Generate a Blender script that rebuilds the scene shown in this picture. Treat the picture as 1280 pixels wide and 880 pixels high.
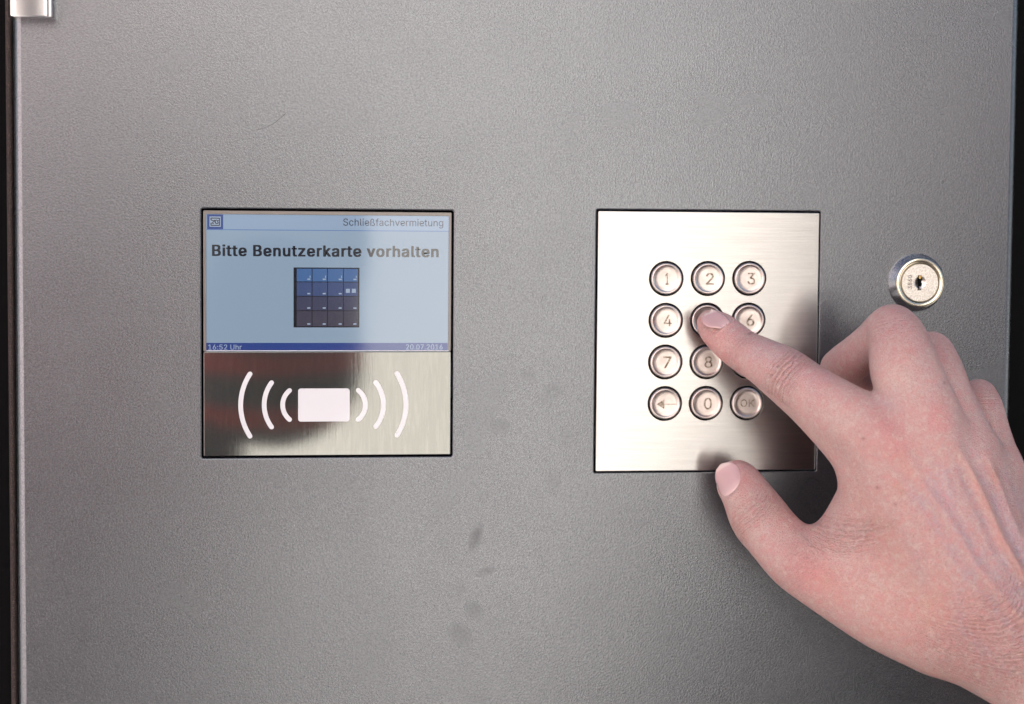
import bpy, bmesh, math, random
import numpy as np
from mathutils import Vector, Matrix
from mathutils.geometry import tessellate_polygon
for o in list(bpy.data.objects): bpy.data.objects.remove(o)
scene = bpy.context.scene
R_ = math.radians
random.seed(7)
# ---------------------------------------------------------------- CAMERA (panel lies in the plane y = 0, x right, z up, metres)
DIST = 0.6; PX = 0.00025; FOC = DIST/PX
def rotm(p, y, r):
    return (Matrix.Rotation(y, 3, 'Z') @ Matrix.Rotation(p, 3, 'X') @ Matrix.Rotation(r, 3, 'Y'))
CM = rotm(R_(-3.628), R_(-7.295), R_(-0.437))
CO = -DIST*(CM @ Vector((0, 1, 0)))
cam = bpy.data.objects.new('camera', bpy.data.cameras.new('camera'))
scene.collection.objects.link(cam); scene.camera = cam
cam.location = CO
cam.rotation_euler = (CM @ Matrix.Rotation(R_(90), 3, 'X')).to_euler()
cam.data.sensor_width = 36; cam.data.lens = FOC/1280*36
cam.data.clip_start = 0.01; cam.data.clip_end = 500
cam.data.dof.use_dof = True; cam.data.dof.focus_distance = 0.585; cam.data.dof.aperture_fstop = 11
# ---------------------------------------------------------------- SKY, SUN, EXPOSURE (sun stands behind the locker: its front is in open shade)
SUN_EL, SUN_AZ = R_(42), R_(-12)
w = bpy.data.worlds.new("World"); scene.world = w; w.use_nodes = True
nt = w.node_tree; bg = nt.nodes['Background']
sk = nt.nodes.new('ShaderNodeTexSky'); sk.sky_type = 'NISHITA'; sk.sun_disc = False
sk.sun_elevation = SUN_EL; sk.sun_rotation = SUN_AZ; sk.dust_density = 2.0; sk.ozone_density = 1.0
nt.links.new(sk.outputs[0], bg.inputs[0]); bg.inputs[1].default_value = 0.1
sl = bpy.data.lights.new('sun', 'SUN'); sl.energy = 5.0; sl.angle = R_(0.5); sl.color = (1, .94, .86)
sun = bpy.data.objects.new('sun', sl); scene.collection.objects.link(sun)
sdir = Vector((math.sin(-SUN_AZ)*math.cos(SUN_EL)*-1, math.cos(SUN_AZ)*math.cos(SUN_EL), math.sin(SUN_EL)))
sun.rotation_euler = sdir.to_track_quat('Z', 'Y').to_euler()
scene.view_settings.view_transform = 'Standard'; scene.view_settings.look = 'None'
scene.view_settings.exposure = 1.52; scene.view_settings.gamma = 1
scene.cycles.max_bounces = 6; scene.cycles.use_denoising = True; scene.cycles.adaptive_threshold = .006

def at(px, py, h=0.0):
    """point of the photograph's pixel, h millimetres in front of the panel"""
    d = CM @ Vector(((px-640)/FOC, 1, -(py-440)/FOC)); t = (-h/1000-CO.y)/d.y
    return CO+d*t
def P2(px, py, h=0.0):
    p = at(px, py, h); return (p.x, p.z)
# ---------------------------------------------------------------- helpers
def link(o): scene.collection.objects.link(o); return o
def empty(name, loc=(0, 0, 0)):
    o = link(bpy.data.objects.new(name, None)); o.location = loc; o.empty_display_size = .01; return o
def tag(o, label=None, cat=None, group=None, kind=None):
    for k, v in (('label', label), ('category', cat), ('group', group), ('kind', kind)):
        if v: o[k] = v
    return o
def obj(name, mesh, mat=None, parent=None, smooth=False):
    if isinstance(mat, M): mat = mat.m
    if isinstance(mesh, bmesh.types.BMesh):
        me = bpy.data.meshes.new(name); mesh.to_mesh(me); mesh.free(); mesh = me
    if mat is not None and not len(mesh.materials): mesh.materials.append(mat)
    if smooth: mesh.polygons.foreach_set('use_smooth', [True]*len(mesh.polygons))
    o = link(bpy.data.objects.new(name, mesh))
    if parent is not None:
        o.parent = parent
        q = parent; off = Vector((0, 0, 0))
        while q is not None: off += q.location; q = q.parent
        o.location = -off
    return o
def srgb(*c): return tuple((x/12.92 if x <= .04045 else ((x+.055)/1.055)**2.4) for x in [v/255 for v in c])
class M:
    """a small material builder"""
    def __init__(s, name, base=(.5,.5,.5), rough=.5, metal=0.0, **kw):
        s.m = bpy.data.materials.new(name); s.m.use_nodes = True; s.nt = s.m.node_tree; s.b = s.nt.nodes['Principled BSDF']
        s.set('Base Color', (*base, 1)); s.set('Roughness', rough); s.set('Metallic', metal)
        for k, v in kw.items(): s.set(k.replace('_', ' '), v)
        s._co = None
    def set(s, k, v):
        if isinstance(v, bpy.types.NodeSocket): s.nt.links.new(v, s.b.inputs[k])
        else: s.b.inputs[k].default_value = v
    def n(s, t, **kw):
        nd = s.nt.nodes.new('ShaderNode'+t)
        for k, v in kw.items(): setattr(nd, k, v)
        return nd
    def l(s, a, b): s.nt.links.new(a, b)
    def co(s, sc=(1000, 1000, 1000)):
        if s._co is None: s._co = s.n('TexCoord').outputs['Object']
        mp = s.n('Mapping'); mp.inputs['Scale'].default_value = sc; s.l(s._co, mp.inputs[0]); return mp.outputs[0]
    def noise(s, sc=(1000, 1000, 1000), scale=1.0, detail=3, rough=.5, dist=0.0, vec=None):
        nd = s.n('TexNoise'); s.l(vec if vec is not None else s.co(sc), nd.inputs['Vector'])
        nd.inputs['Scale'].default_value = scale; nd.inputs['Detail'].default_value = detail
        nd.inputs['Roughness'].default_value = rough; nd.inputs['Distortion'].default_value = dist
        return nd.outputs['Fac']
    def ramp(s, f, a, b, lo=0.0, hi=1.0):
        r = s.n('MapRange'); s.l(f, r.inputs['Value'])
        for k, v in (('From Min', a), ('From Max', b), ('To Min', lo), ('To Max', hi)): r.inputs[k].default_value = v
        r.clamp = True; return r.outputs[0]
    def math(s, op, a, b=None):
        nd = s.n('Math', operation=op)
        for i, v in enumerate((a, b)):
            if v is None: continue
            if isinstance(v, bpy.types.NodeSocket): s.l(v, nd.inputs[i])
            else: nd.inputs[i].default_value = v
        return nd.outputs[0]
    def mix(s, f, a, b, mode='MIX'):
        nd = s.n('Mix', data_type='RGBA', blend_type=mode)
        for i, v in ((0, f), (6, a), (7, b)):
            if isinstance(v, bpy.types.NodeSocket): s.l(v, nd.inputs[i])
            elif i == 0: nd.inputs[0].default_value = v
            else: nd.inputs[i].default_value = (*v, 1)
        return nd.outputs[2]
    def bump(s, h, dist, strength=1.0, prev=None):
        nd = s.n('Bump'); s.l(h, nd.inputs['Height']); nd.inputs['Distance'].default_value = dist; nd.inputs['Strength'].default_value = strength
        if prev is not None: s.l(prev, nd.inputs['Normal'])
        s.l(nd.outputs[0], s.b.inputs['Normal']); return nd.outputs[0]
def rrect(x0, x1, z0, z1, r, off=0.0, seg=5):
    """rounded rectangle loop grown by off (counter-clockwise seen from the front)"""
    x0 -= off; x1 += off; z0 -= off; z1 += off; r = max(r+off, 0.00002); out = []
    for cx, cz, a0 in ((x1-r, z1-r, 0), (x0+r, z1-r, 90), (x0+r, z0+r, 180), (x1-r, z0+r, 270)):
        for k in range(seg+1):
            a = R_(a0+90*k/seg); out.append((cx+r*math.cos(a), cz+r*math.sin(a)))
    return out
def circ(cx, cz, r, n=48): return [(cx+r*math.cos(2*math.pi*k/n), cz+r*math.sin(2*math.pi*k/n)) for k in range(n)]
def cap(bm, loops, y):
    """flat sheet bounded by loops (first is outer, others are holes)"""
    es = []
    for lp in loops:
        vs = [bm.verts.new((x, y, z)) for x, z in lp]
        es += [bm.edges.new((vs[i], vs[(i+1) % len(vs)])) for i in range(len(vs))]
    r = bmesh.ops.triangle_fill(bm, use_beauty=True, use_dissolve=False, edges=es, normal=(0, -1, 0))
    for g in r['geom']:
        if isinstance(g, bmesh.types.BMFace):
            g.normal_update()
            if g.normal.y > 0: g.normal_flip()
def skirt(bm, rings):
    """rings = [(loop, y), ...] joined by quads"""
    rs = [[bm.verts.new((x, y, z)) for x, z in lp] for lp, y in rings]
    fs = []
    for a, b in zip(rs[:-1], rs[1:]):
        n = len(a)
        for i in range(n):
            f = bm.faces.new((a[i], a[(i+1) % n], b[(i+1) % n], b[i])); f.smooth = True; fs.append(f)
    return fs
def edge_profile(fn, rad, y0, depth, sign, n=4):
    """rounded edge: fn(off) gives the loop; sign +1 outer edge, -1 hole"""
    out = []
    for k in range(n+1):
        a = R_(90*k/n); out.append((fn(sign*(-rad+rad*math.sin(a))), y0+rad-rad*math.cos(a)))
    out.append((fn(0), depth)); return out
def plate(name, outer, holes, mat, parent, y0, thick, rad=.0004, hrad=.0003):
    """sheet with rounded edges; outer and holes are functions off -> loop"""
    bm = bmesh.new()
    cap(bm, [outer(-rad)]+[h(hrad) for h in holes], y0)
    skirt(bm, edge_profile(outer, rad, y0, y0+thick, 1))
    for h in holes: skirt(bm, edge_profile(h, hrad, y0, y0+thick, -1))
    bmesh.ops.recalc_face_normals(bm, faces=bm.faces) if False else None
    return obj(name, bm, mat, parent)
def lathe(name, prof, cx, cz, mat, parent, n=64, closed=True, smooth=True):
    """prof = [(radius, y)], turned about the axis through (cx, cz)"""
    bm = bmesh.new(); rs = []
    for r, y in prof:
        rs.append([bm.verts.new((cx+r*math.cos(2*math.pi*k/n), y, cz+r*math.sin(2*math.pi*k/n))) for k in range(n)] if r > 1e-7 else [bm.verts.new((cx, y, cz))])
    for a, b in zip(rs[:-1], rs[1:]):
        for i in range(n):
            if len(a) == 1: bm.faces.new((a[0], b[(i+1) % n], b[i]))
            elif len(b) == 1: bm.faces.new((a[i], a[(i+1) % n], b[0]))
            else: bm.faces.new((a[i], a[(i+1) % n], b[(i+1) % n], b[i]))
    return obj(name, bm, mat, parent, smooth)
def flat(name, loops, y, mat, parent, thick=.00004):
    """thin printed or inlaid shape with a little depth"""
    bm = bmesh.new()
    for lp in loops:
        a = [bm.verts.new((x, y, z)) for x, z in lp]; b = [bm.verts.new((x, y+thick, z)) for x, z in lp]
        f = bm.faces.new(a); f.normal_update()
        if f.normal.y > 0: f.normal_flip()
        for i in range(len(a)): bm.faces.new((a[i], a[(i+1) % len(a)], b[(i+1) % len(a)], b[i]))
    return obj(name, bm, mat, parent)
def box_loop(x0, x1, z0, z1): return [(x0, z0), (x1, z0), (x1, z1), (x0, z1)]
def stroke(pts, wd, cap_n=5):
    """thick polyline with round ends as one outline"""
    L, Rr = [], []
    for i, p in enumerate(pts):
        a = pts[max(i-1, 0)]; b = pts[min(i+1, len(pts)-1)]; dx, dz = b[0]-a[0], b[1]-a[1]; l = math.hypot(dx, dz); nx, nz = -dz/l*wd/2, dx/l*wd/2
        L.append((p[0]+nx, p[1]+nz)); Rr.append((p[0]-nx, p[1]-nz))
    def capp(c, s, sgn):
        a0 = math.atan2(s[1]-c[1], s[0]-c[0]); return [(c[0]+wd/2*math.cos(a0-sgn*math.pi*k/cap_n), c[1]+wd/2*math.sin(a0-sgn*math.pi*k/cap_n)) for k in range(1, cap_n)]
    return L+capp(pts[-1], L[-1], 1)+Rr[::-1]+capp(pts[0], Rr[0], 1)
GLYPHS = {'.': (94, ['48,-2 39,-1 31,4 26,12 25,20 26,29 31,37 39,42 48,43 56,42 64,37 69,29 71,20 69,12 64,4 56,-1']),
'0': (227, ['113,-3 87,0 65,12 47,31 34,57 27,89 24,127 27,165 35,197 48,223 65,242 87,254 113,258 139,254 161,242 179,223 192,197 200,165 203,127 200,89 192,57 179,31 162,12 140,0', '113,25 131,28 145,37 157,52 165,72 170,97 172,127 170,157 165,182 157,203 145,218 131,227 113,230 96,227 82,218 70,203 62,182 56,157 55,127 56,97 62,72 70,52 82,37 96,28']),
'1': (227, ['38,0 38,27 195,27 195,0', '138,254 138,0 106,0 106,224 105,224 43,179 43,213 99,254']),
'2': (227, ['32,0 32,24 117,114 130,129 141,141 149,153 155,163 159,174 160,186 159,198 154,209 146,218 137,224 125,228 112,230 98,228 86,224 77,216 69,207 65,195 64,181 33,181 35,202 43,221 55,237 72,248 91,255 112,258 134,255 153,248 169,237 181,223 188,205 191,186 189,172 185,159 179,145 168,129 153,111 133,90 76,30 76,28 195,28 195,0']),
'3': (227, ['109,-3 87,-1 66,5 49,15 35,29 26,46 22,66 55,66 57,54 63,44 72,35 83,30 95,26 109,25 124,26 138,30 149,37 157,46 163,58 165,72 163,86 158,98 150,109 137,117 121,122 101,124 78,124 78,150 144,224 144,226 35,226 35,254 186,254 186,230 106,139 106,144 132,144 154,138 172,127 185,111 194,93 196,72 194,51 185,33 172,18 154,6 133,-1']),
'4': (227, ['20,53 20,79 123,254 155,254 54,83 54,81 207,81 207,53', '141,0 141,61 141,73 141,159 171,159 171,0']),
'5': (227, ['111,-3 89,-1 70,6 54,16 41,30 33,47 30,65 61,65 64,54 69,44 77,36 87,30 98,26 111,25 125,27 138,32 149,41 157,52 162,66 164,81 162,97 157,111 148,122 137,131 124,137 109,138 96,137 84,134 73,129 64,123 34,126 48,254 183,254 183,226 75,226 67,151 68,151 77,157 89,162 101,166 115,167 131,165 147,160 161,153 172,143 182,130 189,116 194,99 195,82 193,58 184,38 171,21 154,8 134,-1']),
'6': (227, ['113,-3 91,-1 71,7 55,20 42,37 34,58 32,81 34,100 40,119 51,142 69,170 126,254 161,254 75,131 73,131 77,137 83,144 90,149 98,153 107,156 117,157 139,155 158,147 173,136 185,120 192,101 194,79 192,56 184,36 171,20 155,7 135,-1', '113,24 127,26 139,31 149,40 157,51 162,64 164,79 162,94 157,107 149,118 139,126 127,131 113,133 99,131 87,126 77,118 69,107 64,94 62,79 64,64 69,51 77,40 87,31 99,26']),
'7': (227, ['48,0 162,224 162,226 31,226 31,254 195,254 195,224 82,0']),
'8': (227, ['113,-3 89,-1 68,6 50,17 37,31 29,48 26,68 28,83 33,98 40,110 51,121 63,128 76,132 76,133 59,141 46,154 38,171 35,190 38,209 45,225 57,239 73,249 92,256 113,258 134,256 153,249 169,239 181,225 188,209 191,190 188,171 180,154 167,141 150,133 150,132 164,128 176,121 186,110 194,98 199,83 200,68 198,48 189,31 176,17 158,6 137,-1', '113,25 129,26 142,30 153,37 161,46 167,57 168,69 167,83 161,94 153,104 141,111 128,116 113,118 98,116 85,111 73,104 65,94 59,83 58,69 59,57 64,46 73,37 84,30 97,26', '113,145 126,146 137,150 146,157 154,165 158,176 160,188 158,200 154,210 147,218 138,225 126,229 113,230 100,229 89,225 79,218 72,210 68,200 66,188 68,176 72,165 79,157 89,150 100,146']),
'9': (227, ['113,258 135,255 155,247 171,234 184,217 192,197 194,173 192,155 186,135 175,112 158,84 100,0 65,0 151,124 154,124 149,117 144,111 137,105 128,101 119,98 109,97 87,100 69,107 53,119 41,134 34,154 32,176 34,198 42,218 55,235 71,247 91,255', '113,230 99,228 87,223 77,215 69,204 64,191 63,176 64,161 69,148 77,137 87,129 99,123 113,122 127,123 139,129 149,137 157,147 162,160 164,175 162,190 157,204 150,215 139,223 127,228']),
':': (94, ['48,-2 39,-1 31,4 26,12 25,20 26,29 31,37 39,42 48,43 56,42 64,37 69,29 71,20 69,12 64,4 56,-1', '48,135 39,137 31,142 26,149 25,158 26,167 31,174 39,179 48,181 56,179 64,174 69,167 71,158 69,149 64,142 56,137']),
'B': (228, ['30,0 30,254 121,254 145,252 164,245 180,235 190,221 197,205 199,187 198,172 193,160 187,150 178,143 168,137 157,133 157,131 170,129 182,123 192,114 201,102 207,86 209,68 207,50 200,33 189,20 172,9 151,2 123,0', '62,29 122,29 148,31 165,40 175,53 178,68 176,81 171,92 163,102 153,109 140,114 124,115 62,115', '62,143 119,143 132,144 144,148 154,155 162,163 166,174 168,186 165,202 156,214 141,223 120,226 62,226']),
'K': (233, ['52,73 52,108 61,119 70,131 78,141 87,152 96,162 106,172 182,254 224,254 116,138 114,138', '30,0 30,254 62,254 62,167 62,112 62,97 62,0', '186,0 94,130 114,155 224,0']),
'O': (267, ['133,-3 103,1 75,12 52,32 35,58 24,90 20,127 24,165 35,197 52,223 75,242 103,254 133,258 164,254 192,242 215,223 232,197 243,165 247,127 243,90 232,58 215,32 192,12 164,1', '133,26 155,29 175,38 191,52 204,72 212,97 215,127 212,157 204,182 191,202 175,216 155,225 133,228 112,225 92,216 75,202 63,182 54,157 52,127 54,97 63,72 75,52 92,38 112,29']),
'S': (223, ['112,-4 86,-2 64,5 46,15 32,30 23,48 19,68 52,68 55,55 62,44 71,35 83,29 97,26 112,25 128,26 143,30 155,37 165,46 171,57 173,70 171,81 166,89 158,96 148,102 136,107 122,111 92,120 64,130 43,145 30,163 26,186 29,206 37,224 51,238 69,249 90,256 114,258 137,256 158,249 175,238 189,224 197,208 200,189 169,189 163,206 151,219 134,227 112,229 97,228 84,224 73,218 64,209 59,199 58,188 60,176 65,167 74,160 85,154 96,150 106,147 132,140 144,136 156,132 168,126 179,119 189,110 197,99 202,85 204,69 201,50 193,32 180,17 162,5 139,-2']),
'U': (259, ['129,-4 101,-1 77,8 57,22 42,40 33,62 30,87 30,254 62,254 62,89 64,72 70,57 80,44 94,34 110,28 129,26 149,28 165,34 179,44 188,57 194,72 196,89 196,254 229,254 229,87 226,62 216,40 201,22 182,8 157,-1']),
'a': (195, ['80,-4 63,-3 47,2 34,11 24,22 17,37 15,54 17,69 22,80 29,90 39,97 50,102 63,105 76,108 89,110 105,112 117,113 126,115 133,117 136,121 138,127 138,128 137,139 133,148 128,156 120,161 110,164 98,165 85,164 75,161 66,156 59,150 54,144 50,137 20,146 29,161 39,173 52,182 66,188 82,191 97,192 108,192 119,190 131,186 143,180 153,172 161,160 167,145 168,126 168,0 138,0 138,26 136,26 132,19 126,12 118,6 108,1 95,-3', '85,23 101,24 114,29 124,37 132,47 136,57 138,69 138,95 135,93 130,91 123,89 116,88 108,87 100,86 93,85 88,84 77,82 67,79 58,75 52,70 47,62 46,52 47,43 51,36 57,30 65,26 74,24']),
'c': (198, ['104,-4 79,-1 58,8 41,23 28,43 20,66 17,94 20,122 28,146 41,165 58,180 79,189 104,192 117,191 130,189 142,184 153,178 162,170 170,161 176,150 181,138 151,131 149,138 145,145 141,150 135,155 128,159 121,162 113,164 104,165 86,162 73,155 62,144 54,129 50,112 48,94 50,75 54,59 62,44 73,33 86,26 104,23 113,24 121,26 129,29 135,33 141,38 146,44 149,51 152,59 181,51 177,39 171,28 163,19 153,11 142,4 130,0 117,-3']),
'e': (202, ['106,-4 80,-1 58,8 41,23 28,42 20,66 17,93 20,121 28,145 40,165 58,180 78,189 103,192 118,191 133,187 147,180 160,170 170,157 179,141 184,121 186,97 186,85 37,85 37,110 169,110 155,101 153,119 149,134 141,147 131,157 118,163 103,165 87,163 73,157 62,147 54,135 50,121 48,105 48,89 50,69 55,53 64,40 76,31 90,25 106,23 117,24 127,26 135,31 143,36 149,44 153,53 182,45 177,32 168,20 156,10 141,2 125,-3']),
'f': (127, ['114,190 114,164 3,164 3,190', '40,0 40,216 42,231 48,243 57,252 68,259 80,264 94,265 103,265 111,263 117,262 121,260 114,234 111,235 107,236 103,237 97,237 85,235 77,230 72,221 71,209 71,0']),
'g': (213, ['103,-75 84,-74 67,-70 53,-63 41,-55 32,-45 25,-35 51,-20 55,-26 61,-33 68,-39 77,-44 89,-48 103,-49 124,-46 141,-38 152,-23 156,-3 156,34 153,34 149,28 143,21 136,14 126,8 114,4 97,2 76,5 56,13 40,27 28,45 20,68 17,96 20,123 27,147 40,166 56,180 76,189 98,192 114,191 127,186 137,180 144,173 150,166 154,159 157,159 157,190 186,190 186,-4 183,-27 175,-45 162,-59 145,-68 125,-73', '102,30 118,32 132,38 142,47 150,61 155,77 156,96 155,115 150,132 142,146 132,156 119,163 102,165 86,163 73,156 62,145 54,131 50,115 48,96 50,78 54,61 62,48 73,38 86,32']),
'h': (205, ['57,113 57,0 26,0 26,254 57,254 57,144 51,144 62,166 76,181 94,189 114,192 132,190 148,184 161,174 170,160 177,142 179,120 179,0 148,0 148,118 145,137 136,152 123,161 105,165 92,163 80,159 71,151 63,141 58,129']),
'i': (83, ['26,0 26,190 57,190 57,0', '42,221 34,223 27,227 22,234 21,242 22,249 27,256 34,260 42,262 50,260 57,256 62,249 63,242 62,234 57,227 50,223']),
'k': (190, ['55,68 55,106 60,106 142,190 180,190 92,100 89,100', '26,0 26,254 57,254 57,0', '147,0 74,93 96,114 186,0']),
'l': (95, ['70,-1 50,2 37,10 29,24 26,42 26,254 57,254 57,49 58,38 60,31 65,27 73,26 77,26 80,26 83,27 85,27 90,1 86,0 81,0 75,-1']),
'm': (305, ['26,0 26,190 56,190 56,148 54,148 59,162 66,173 75,182 86,188 98,192 110,193 129,190 144,180 154,166 160,147 156,147 161,160 169,172 178,181 190,187 204,192 218,193 234,191 249,186 261,177 270,164 276,148 278,128 278,0 248,0 248,127 245,145 236,156 224,163 209,165 197,164 187,160 179,153 173,145 169,135 168,124 168,0 137,0 137,130 134,144 126,156 115,163 100,165 89,164 79,160 70,154 63,145 58,133 57,119 57,0']),
'n': (205, ['57,113 57,0 26,0 26,190 56,190 56,144 51,144 62,166 76,181 94,189 114,192 132,190 147,184 160,174 170,160 176,142 179,120 179,0 148,0 148,118 145,137 136,152 123,161 105,165 92,163 80,159 71,151 63,141 58,129']),
'o': (208, ['104,-4 79,-1 58,8 41,23 28,43 20,66 17,94 20,122 28,146 41,165 58,180 79,189 104,192 128,189 149,180 167,165 180,146 188,122 191,94 188,66 180,43 167,23 149,8 128,-1', '104,23 121,26 135,33 146,44 154,59 158,75 160,94 158,112 154,129 146,144 135,155 121,162 104,165 86,162 73,155 62,144 54,129 50,112 48,94 50,75 54,59 62,44 73,33 86,26']),
'r': (130, ['26,0 26,190 56,190 56,160 58,160 65,173 76,184 90,190 107,192 110,192 115,192 119,192 122,192 122,161 119,162 115,162 109,163 103,163 91,161 80,157 70,151 63,142 58,131 57,118 57,0']),
't': (114, ['102,190 102,164 3,164 3,190', '32,236 63,236 63,49 64,38 68,31 75,26 85,25 88,25 93,26 97,26 101,27 107,1 102,0 96,-1 90,-2 84,-2 62,1 46,11 36,26 32,46']),
'u': (205, ['91,-3 73,-1 57,5 44,15 35,29 28,47 26,69 26,190 57,190 57,72 60,52 68,37 82,28 100,25 113,27 125,31 134,38 142,48 146,61 148,76 148,190 179,190 179,0 149,0 149,46 154,46 143,23 129,8 111,0']),
'v': (195, ['81,0 9,190 42,190 83,78 88,60 93,43 98,27 103,10 92,10 97,27 101,43 106,60 112,78 152,190 186,190 113,0']),
'z': (190, ['21,0 21,23 127,160 127,161 24,161 24,190 166,190 166,165 63,30 63,28 169,28 169,0']),
'ß': (221, ['61,181 61,0 30,0 30,181 35,215 50,239 71,253 98,258 114,256 130,251 144,243 156,231 163,216 166,197 165,185 162,175 159,168 154,161 150,155 146,149 144,143 143,136 144,128 149,121 155,114 163,108 172,101 181,94 189,86 196,76 200,64 202,50 200,34 193,21 183,10 170,3 154,-2 135,-3 118,-2 104,1 91,5 82,10 94,37 100,33 109,29 119,26 133,25 149,27 161,32 168,41 171,52 169,61 165,69 158,77 150,83 141,90 132,97 124,105 117,113 113,124 111,136 112,146 115,153 119,159 124,165 128,170 132,177 135,184 136,194 133,210 125,221 113,227 98,229 82,227 71,218 63,203'])}

def inside(p, lp):
    c = False
    for (x1, y1), (x2, y2) in zip(lp, lp[1:]+lp[:1]):
        if (y1 > p[1]) != (y2 > p[1]) and p[0] < (x2-x1)*(p[1]-y1)/(y2-y1)+x1: c = not c
    return c
def text(name, body, x0, x1, z0, z1, y, mat, parent, bold=0.0, thick=.00003):
    """lettering as a thin mesh fitted to the rectangle x0..x1, z0..z1; bold strokes are overlaid copies shifted by glyph units"""
    pen = 0; loops = []; groups = []
    for ch in body:
        if ch == ' ': pen += 94+bold; continue
        adv, ls = GLYPHS[ch]; L = []
        for l in ls:
            pts = [tuple(float(q) for q in p.split(',')) for p in l.split(' ')]; o = []
            for p in pts:
                if not o or abs(p[0]-o[-1][0])+abs(p[1]-o[-1][1]) > 1.5: o.append(p)
            if abs(o[0][0]-o[-1][0])+abs(o[0][1]-o[-1][1]) < 1.5: o.pop()
            L.append(o)
        holes = [sum(inside(l[0], o) for j, o in enumerate(L) if j != i) % 2 == 1 for i, l in enumerate(L)]
        gl = [[(p[0]+pen, p[1]) for p in l] for l in L]
        for i, l in enumerate(L):
            if holes[i]: continue
            grp = [gl[i]]+[gl[j] for j in range(len(L)) if holes[j] and inside(L[j][0], l)]
            loops += grp; groups.append(len(grp))
        pen += adv+bold*1.6
    xs = [p[0] for l in loops for p in l]; zs = [p[1] for l in loops for p in l]
    xa, xb, za, zb = min(xs)-bold, max(xs)+bold, min(zs)-bold*.4, max(zs)+bold*.4
    sx = (x1-x0)/(xb-xa); sz = (z1-z0)/(zb-za)
    offs = [(0, 0)] if not bold else [(dx*bold, dz*bold*.4) for dx in (-1, -.34, .34, 1) for dz in (-1, 1)]
    bm = bmesh.new()
    for oi, (dx, dz) in enumerate(offs):
        k = 0; yy = y-oi*.000002
        for n in groups:
            L = [[Vector(((x0+(p[0]+dx-xa)*sx)*1000, (z0+(p[1]+dz-za)*sz)*1000, 0)) for p in l] for l in loops[k:k+n]]; k += n
            vs = [bm.verts.new((p.x/1000, yy, p.y/1000)) for l in L for p in l]
            for t in tessellate_polygon(L):
                try: f = bm.faces.new([vs[i] for i in t])
                except ValueError: continue
                f.normal_update()
                if f.normal.y > 0: f.normal_flip()
    return obj(name, bm, mat, parent)

# ---------------------------------------------------------------- MATERIALS
def smudge(m, cx, cz, rx, rz, ang, soft=.5):
    """elliptical finger mark at a place on the paint (mm)"""
    mp = m.n('Mapping', vector_type='TEXTURE'); m.l(m.co(), mp.inputs[0])
    mp.inputs['Location'].default_value = (cx*1000, 0, cz*1000); mp.inputs['Rotation'].default_value = (0, R_(ang), 0); mp.inputs['Scale'].default_value = (rx, 1e3, rz)
    ln = m.n('VectorMath', operation='LENGTH'); m.l(mp.outputs[0], ln.inputs[0]); return m.ramp(ln.outputs['Value'], 1+soft, 1-soft)
paint = M('powder_coat_grey', (.2, .195, .195), .36, .0)
peel = paint.noise(scale=1.9, detail=2.5, rough=.55, dist=.5)
fine = paint.noise(scale=4.5, detail=2)
wide = paint.noise(scale=.035, detail=3)
paint.set('Base Color', paint.mix(paint.ramp(fine, .3, .7), (.138, .144, .157), (.172, .179, .193)))
sm = None
for (px, py, rx, rz, an, a) in ((595, 671, 1.6, 3.6, 18, .9), (607, 714, 2.8, 1.2, -12, .55), (592, 763, 2.6, 2.0, 30, .5), (576, 792, 3.4, 2.4, 35, .45), (575, 737, 1.6, 1.6, 0, .25),
                            (690, 490, 3.5, 2.2, -40, .25), (625, 533, 2.6, 1.8, 0, .3), (660, 470, 2.5, 1.5, 20, .25), (692, 600, 2, 2.6, 0, .2), (345, 600, 5, 3, 25, .12), (708, 545, 2, 1.5, 10, .2),
                            (240, 745, 6, 1.2, 35, .15), (1185, 230, 3, 2, 0, .12)):
    x, z = P2(px, py); s_ = paint.math('MULTIPLY', smudge(paint, x, z, rx, rz, an), a)
    sm = s_ if sm is None else paint.math('ADD', sm, s_)
blot = paint.ramp(paint.noise(scale=.5, detail=4), .25, .5)
sm = paint.math('MULTIPLY', sm, blot)
pit = paint.ramp(peel, .34, .62); c0 = paint.b.inputs['Base Color'].links[0].from_socket; paint.set('Base Color', paint.mix(pit, (.110, .115, .126), c0))
paint.set('Metallic', .86)
bc = paint.b.inputs['Base Color'].links[0].from_socket; paint.set('Base Color', paint.mix(paint.math('MULTIPLY', sm, .42), bc, (.10, .10, .11)))
rg = paint.math('ADD', paint.ramp(wide, .3, .7, .24, .28), paint.math('MULTIPLY', sm, .14))
paint.set('Roughness', rg)
paint.set('Specular Tint', (1, 1, 1, 1))
paint.set('Coat Weight', .25); paint.set('Coat Roughness', .22)
paint.bump(paint.math('ADD', peel, paint.math('MULTIPLY', fine, .12)), .00012, .6)
black = M('black_recess', (.0015, .0015, .0018), .8, 0, Specular_IOR_Level=.1)
rubber = M('brown_rubber', (.03, .02, .017), .75)
rubber.bump(rubber.noise(scale=2.5, detail=3), .0004, 1)
rn = rubber.ramp(rubber.noise(scale=3, detail=2), .55, .7); rubber.set('Base Color', rubber.mix(rn, (.022, .014, .012), (.10, .06, .05)))
steel = M('brushed_steel', (.86, .82, .775), .27, 1.0)
st = steel.noise((22, 1000, 5200), scale=1.0, detail=4, rough=.6)
st2 = steel.noise((60, 100, 1700), scale=1.0, detail=3)
steel.set('Roughness', steel.ramp(st, .25, .75, .19, .26)); steel.set('Anisotropic', .6)
steel.set('Base Color', steel.mix(steel.ramp(st2, .3, .7), (.355, .343, .336), (.40, .39, .382)))
tg = steel.n('Tangent', direction_type='RADIAL', axis='X'); steel.set('Tangent', tg.outputs[0])
steel.bump(st, .000012, .2)
keym = M('satin_key_steel', (.72, .69, .66), .33, 1.0)
keym.bump(keym.noise(scale=5, detail=3), .00004, .5)
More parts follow.
